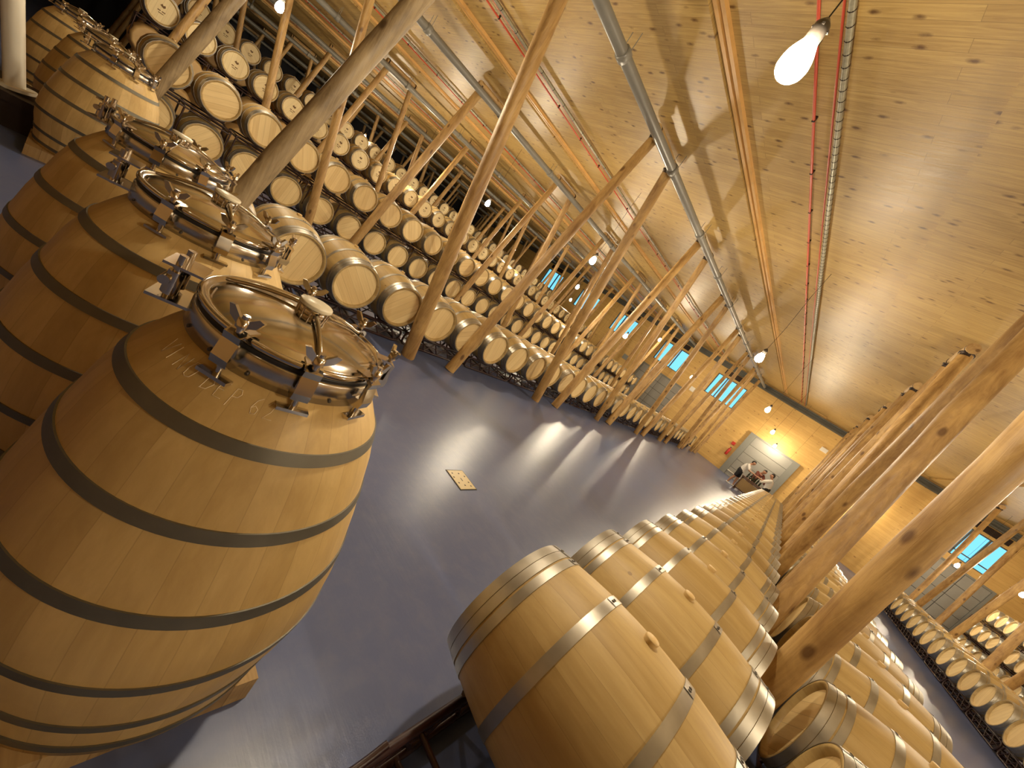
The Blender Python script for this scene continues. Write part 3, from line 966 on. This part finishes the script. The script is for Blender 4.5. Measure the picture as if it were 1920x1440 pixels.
# ------------------------------------------------------------------ lamps
def lamp_parts():
    out = []
    b = MB(); b.lathe([(-.0, .004), (-.0, .012), (-.022, .028), (-.030, .033), (-.105, .035), (-.108, .030)], 24, 'Z')
    for k in range(4):
        a = k * PI / 2 + .4; c, s = math.cos(a), math.sin(a)
        b.box((c * .030 - .005, s * .030 - .005, -.050), (c * .034 + .005, s * .034 + .005, -.040))
    out.append(('socket', b, M['socket']))
    b = MB()
    P = [(-.105, .033), (-.125, .042), (-.150, .053), (-.175, .061), (-.200, .065), (-.222, .0645), (-.242, .058), (-.258, .045), (-.268, .028), (-.274, .012), (-.275, .0006)]
    b.lathe(P, 16, 'Z'); out.append(('bulb', b, M['bulb']))
    return out
LPM = [(nm, b.mesh(nm, [m])) for nm, b, m in lamp_parts()]
LAMPS = []
def ray_at(u, v, y):
    c = Vector((u - W / 2, v - H / 2, F))
    d = Vector((RX.dot(c), RY.dot(c), RZ.dot(c)))
    return CAM + d * (y / d.y)
# position along the hall of every lamp the photo shows (aisle by aisle), its height from where it hangs
SEEN = [(1495, 112, 1.93, 'main aisle', 1.3), (1425, 670, 8.35, 'main aisle', 1.15), (1440, 768, 15.1, 'main aisle', 1), (1449, 810, 21.6, 'main aisle', 1), (1453, 836, 26.3, 'main aisle', 1),
        (738, 50, 2.05, 'second aisle', 1.2), (1112, 488, 7.95, 'second aisle', 1), (1173, 630, 14.5, 'second aisle', 1), (1297, 707, 23.5, 'second aisle', 1), (1237, 637, 20.9, 'second aisle', 1),
        (525, 12, 1.98, 'third aisle', 1.1), (915, 381, 7.95, 'third aisle', 1), (1083, 538, 14.1, 'third aisle', 1), (1070, 562, 21.5, 'fourth aisle', 1),
        (783, 306, 7.7, 'fourth aisle', 1), (965, 467, 14.2, 'fourth aisle', 1), (683, 257, 8.0, 'fifth aisle', 1),
        (1795, 1060, 24.0, 'far blue aisle', 1), (1918, 1115, 21.0, 'far blue aisle', 1), (1610, 940, 26.5, 'far blue aisle', 1)]
cnts = {}
for (u, v, y, aisle, sc) in SEEN:
    p = ray_at(u, v, y)
    cnts[aisle] = cnts.get(aisle, 0) + 1
    LAMPS.append((p.x, p.y, p.z, aisle, cnts[aisle]))
# lamps of the same grid that hang outside the picture
for (x, y) in [(3.1, 1.8), (3.1, 8.2), (3.1, 14.6), (7.2, 1.8), (7.2, 8.2), (7.2, 14.6)]:
    LAMPS.append((x, y, 3.25, None, 0))
for i, (x, y, z, aisle, k) in enumerate(LAMPS):
    tilt = .0
    root = empty('pendant_lamp', (x, y, z + .195))
    root.scale = (1.08,) * 3
    lab = 'bare warm bulb on a black cord over the %s, %s from near end' % (aisle, nth(k)) if aisle else 'bare warm bulb on a black cord behind or beside the viewer'
    if i == 0: lab = 'large bare bulb in a dark socket hanging closest to the viewer'
    tag(root, lab, 'lamp', 'bare bulbs hanging from the ceiling')
    for nm, me in LPM: link(nm, me, root)
    h = (zc(y) + .07 - (z + .195)) / 1.08
    b = MB(); b.tube([(0, 0, -.004), (.012, 0, h * .3), (-.008, .0, h * .7), (0, 0, h)], .0035, 6); b.obj('cord', M['cord'], root)

# ------------------------------------------------------------------ floor plate, white tube, wall fittings
root = empty('floor_access_plate', (-1.718, 2.695, 0)); tag(root, 'small cream access plate with round holes set in the blue floor', 'floor plate')
b = MB(); b.box((-.125, -.11, 0), (.125, .11, .003)); b.obj('plate_rim', M['seam'], root)
b = MB(); b.box((-.115, -.10, .003), (.115, .10, .006)); b.obj('plate', M['plate'], root)
b = MB()
for (x, y) in ((-.08, -.06), (-.03, -.075), (.04, -.065), (-.075, .02), (.07, -.01), (-.04, .07), (.035, .065), (.08, .06)):
    b.lathe([(.006, .0001), (.0068, .008), (.006, .009)], 12, 'Z', (x, y, 0))
b.box((-.018, -.005, .006), (.018, .005, .007)); b.obj('screw_hole', M['rivet'], root)

def ray_x(u, v, x):
    c = Vector((u - W / 2, v - H / 2, F)); d = Vector((RX.dot(c), RY.dot(c), RZ.dot(c)))
    return CAM + d * (x / d.x)
p0 = ray_x(27, 160, -6.9); p1 = ray_x(23, -60, -6.9)
root = empty('white_tube_stand', (p0.x, p0.y, 0)); tag(root, 'white upright tube with flange on a dark stand beside the vats', 'tube')
d = p1 - p0
q = d.to_track_quat('Z', 'Y').to_matrix().to_4x4(); q.translation = (0, 0, p0.z)
b = MB(); b.lathe([(.0, .075), (d.length, .075)], 24, 'Z', caps=True, mt=q); b.obj('tube', M['white'], root)
b = MB(); b.lathe([(-.03, .15), (.0, .15)], 24, 'Z', caps=True, mt=q); b.obj('flange', M['white'], root)
b = MB(); b.box((-.6, -.9, 0), (.25, .30, p0.z - .12)); b.box((-.65, -.95, p0.z - .12), (.3, .35, p0.z - .04)); b.obj('stand', M['cap'], root)

root = empty('fire_extinguisher', (-3.14, YE - .12, .95)); tag(root, 'red fire extinguisher on the end wall beside the grey door', 'fire extinguisher')
b = MB(); b.lathe([(0, .07), (.02, .08), (.38, .08), (.46, .03), (.5, .03)], 16, 'Z', caps=True); b.obj('cylinder', M['extred'], root)
b = MB(); b.box((-.05, -.02, .5), (.05, .02, .55)); b.obj('valve', M['rivet'], root)
for (x, z, w, h, m, lab) in ((.30, 4.25, .34, .22, 'white', 'small white box lamp on the end wall above the grey door'), (-3.2, 1.75, .2, .2, 'extred', 'small red sign on the end wall over the extinguisher'),
                          (-7.1, 3.05, .3, .3, 'white', 'small white box on the end wall below a window'), (-12.2, 2.3, .45, .35, 'doorframe', 'grey box on the end wall above the far barrels')):
    b = MB(); b.box((x - w / 2, YE - .09, z - h / 2), (x + w / 2, YE, z + h / 2)); b.box((x - w * .4, YE - .1, z - h * .4), (x + w * .4, YE - .09, z + h * .4))
    tag(b.obj('wall_box', M[m]), lab, 'wall box')

# ------------------------------------------------------------------ tasting table and people
root = empty('serving_table', (-.92, 22.2, 0)); tag(root, 'dark wooden table with a tan front panel in front of the grey door', 'table')
b = MB(); b.box((-.46, -.35, .74), (.50, .35, .79)); b.obj('tabletop', M['tablewood'], root)
b = MB(); b.box((-.40, -.31, .16), (.44, -.28, .66)); b.obj('front_panel', M['tablepanel'], root)
for z in (.10, .68): 
    b = MB(); b.box((-.44, -.33, z), (.48, -.27, z + .05)); b.obj('rail', M['tablewood'], root)
for sx in (-.44, .42):
    for sy in (-.33, .27):
        b = MB(); b.box((sx, sy, 0), (sx + .06, sy + .06, .74)); b.obj('leg', M['tablewood'], root)
bt = MB(); bt.lathe([(0, .0005), (0, .036), (.02, .038), (.19, .038), (.23, .016), (.30, .0145), (.302, .0005)], 14, 'Z'); BTM = bt.mesh('wine_bottle', [M['bottle']])
for i, (x, y) in enumerate([(-.3, .0), (-.18, .1), (-.06, -.05), (.05, .08), (.16, -.02), (.28, .1)]):
    o = link('wine_bottle', BTM, None, (-.92 + x, 22.2 + y, .79)); tag(o, 'dark wine bottle on the table, %s of six from the man in shorts' % nth(i + 1), 'bottle', 'wine bottles on the table')

def skin_obj(name, joints, edges, m, parent, sub=1):
    me = bpy.data.meshes.new(name)
    me.from_pydata([j[0] for j in joints], edges, [])
    o = bpy.data.objects.new(name, me); COL.objects.link(o); o.parent = parent
    me.materials.append(m)
    o.modifiers.new('skin', 'SKIN')
    lay = me.skin_vertices[0] if me.skin_vertices else None
    if lay is None:
        bpy.context.view_layer.objects.active = o
    for i, j in enumerate(joints):
        me.skin_vertices[0].data[i].radius = (j[1], j[1])
    me.skin_vertices[0].data[0].use_root = True
    o.modifiers['skin'].use_smooth_shade = True
    s = o.modifiers.new('sub', 'SUBSURF'); s.levels = sub; s.render_levels = sub
    return o

def tube_body(name, chains, m, parent, n=12):
    """limbs and trunk as tapering tubes, remeshed into one continuous surface"""
    b = MB()
    for ch in chains:
        b.tube([c[0] for c in ch], [c[1] for c in ch], n)
        for p, r in (ch[0], ch[-1]):
            b.lathe([(-r * math.cos(a * PI / 6), max(r * math.sin(a * PI / 6), .0004)) for a in range(7)], n, 'Z', p)
    o = b.obj(name, m, parent)
    r = o.modifiers.new('join', 'REMESH'); r.mode = 'VOXEL'; r.voxel_size = .012; r.use_smooth_shade = True
    return o

def person(name_label, loc, rz, pose, top, bottom, bare_legs=True, sleeves=.5, lean=.25, reach=.5):
    root = empty('person', loc, rz); tag(root, name_label, 'person')
    # faces +x, leans forward by `lean`
    hip = Vector((0, 0, .88)); 
    def up(h, fwd=0): return hip + Vector((math.sin(lean) * h + fwd, 0, math.cos(lean) * h))
    neck = up(.50); headc = neck + Vector((math.sin(lean + .25) * .17, 0, math.cos(lean + .25) * .17))
    ch = []
    ch.append([(tuple(hip - Vector((0, 0, .04))), .13), (tuple(up(.12)), .125), (tuple(up(.3)), .14), (tuple(up(.43)), .12), (tuple(neck), .055), (tuple(neck + Vector((.02, 0, .06))), .05)])
    ch.append([((headc.x - .01, 0, headc.z - .03), .075), ((headc.x, 0, headc.z + .03), .088)])
    ch.append([((headc.x + .085, 0, headc.z), .012), ((headc.x + .095, 0, headc.z - .02), .014)])   # nose
    for s in (-1, 1): ch.append([((headc.x, s * .085, headc.z - .01), .02), ((headc.x, s * .09, headc.z + .02), .018)])  # ears
    legs = []
    for s, st in ((-1, -.10), (1, .14)):
        k = Vector((st * .5 + .03, s * .10, .48)); a = Vector((st, s * .11, .08))
        legs.append([((hip.x, s * .09, .86), .095), (tuple(k), .06), ((k.x * .5 + a.x * .5 - .015, s * .108, .30), .055), (tuple(a), .036)])
        ch.append(legs[-1]); ch.append([(tuple(a - Vector((.03, 0, .04))), .035), (tuple(a + Vector((.14, 0, -.05))), .028)])
    arms = []
    for s in (-1, 1):
        sh = up(.44) + Vector((0, s * .17, 0)); el = sh + Vector((.14 + .1 * reach, s * .05, -.24 + .1 * reach)); ha = el + Vector((.24, -s * .06, -.02 + .04 * reach))
        arms.append([(tuple(sh), .056), (tuple(el), .042), (tuple(ha), .028)]); ch.append(arms[-1])
        ch.append([(tuple(ha), .03), (tuple(ha + Vector((.07, 0, -.005))), .026)])
        for q in range(4): ch.append([(tuple(ha + Vector((.08, (q - 1.5) * .018, 0))), .009), (tuple(ha + Vector((.125 + (.012 if q in (1, 2) else 0), (q - 1.5) * .022, -.02))), .008)])
        ch.append([(tuple(ha + Vector((.03, -s * .03, 0))), .010), (tuple(ha + Vector((.075, -s * .055, -.005))), .009)])
    tube_body('body', ch, M['skin'], root)
    tc = [[(tuple(hip + Vector((0, 0, -.02))), .148), (tuple(up(.12)), .142), (tuple(up(.3)), .156), (tuple(up(.43)), .135), (tuple(up(.475)), .07)]]
    for a in arms:
        p0, p1 = Vector(a[0][0]), Vector(a[1][0]); tc.append([(tuple(p0), .07), (tuple(p0 + (p1 - p0) * sleeves * 1.6), .057)])
    tube_body('shirt', tc, top, root)
    bc = [[((hip.x, 0, .92), .15), ((hip.x, 0, .84), .15)]]
    for lg in legs:
        p0, p1 = Vector(lg[0][0]), Vector(lg[1][0])
        if bare_legs: bc.append([(tuple(p0), .112), (tuple(p0 + (p1 - p0) * .75), .092)])
        else: bc.append([(tuple(p0), .108), (tuple(p1), .078), (tuple(lg[3][0]), .055)])
    tube_body('shorts' if bare_legs else 'trousers', bc, bottom, root)
    sc = []
    for lg in legs:
        a = Vector(lg[3][0]); sc.append([(tuple(a - Vector((.035, 0, .035))), .043), (tuple(a + Vector((.15, 0, -.045))), .034)])
    tube_body('shoes', sc, M['shirt'] if bare_legs else M['tablewood'], root)
    hc = [[((headc.x - .03, 0, headc.z + .055), .082), ((headc.x + .005, 0, headc.z + .065), .078)], [((headc.x - .04, 0, headc.z + .02), .075), ((headc.x - .045, 0, headc.z - .02), .05)]]
    tube_body('hair', hc, M['hair'], root)
    for s in (-1, 1):
        e = MB(); e.lathe([(-.008, .0005), (-.004, .008), (.004, .008), (.008, .0005)], 8, 'Y', (headc.x + .083, s * .03, headc.z + .01)); e.obj('eye', M['rivet'], root)
    e = MB(); e.box((headc.x + .078, -.022, headc.z - .05), (headc.x + .09, .022, headc.z - .043)); e.obj('mouth', M['plaid'], root)
    return root
person('person in a white shirt and black shorts leaning towards the table', (-1.62, 22.6, 0), -.1, None, M['shirt'], M['shorts'], True, .5, .28, .4)
person('person in dark red-brown clothes bent over the table', (-1.05, 23.5, 0), -.9, None, M['plaid'], M['tablewood'], False, 1.0, .45, .6)
person('person in a loose white shirt with dark hair seen behind the barrels', (-.30, 21.9, 0), PI + .1, None, M['shirt'], M['shorts'], False, .9, .22, .5)
print('barrels', NB, 'hidden', len(hidden), 'objects', len(bpy.data.objects))
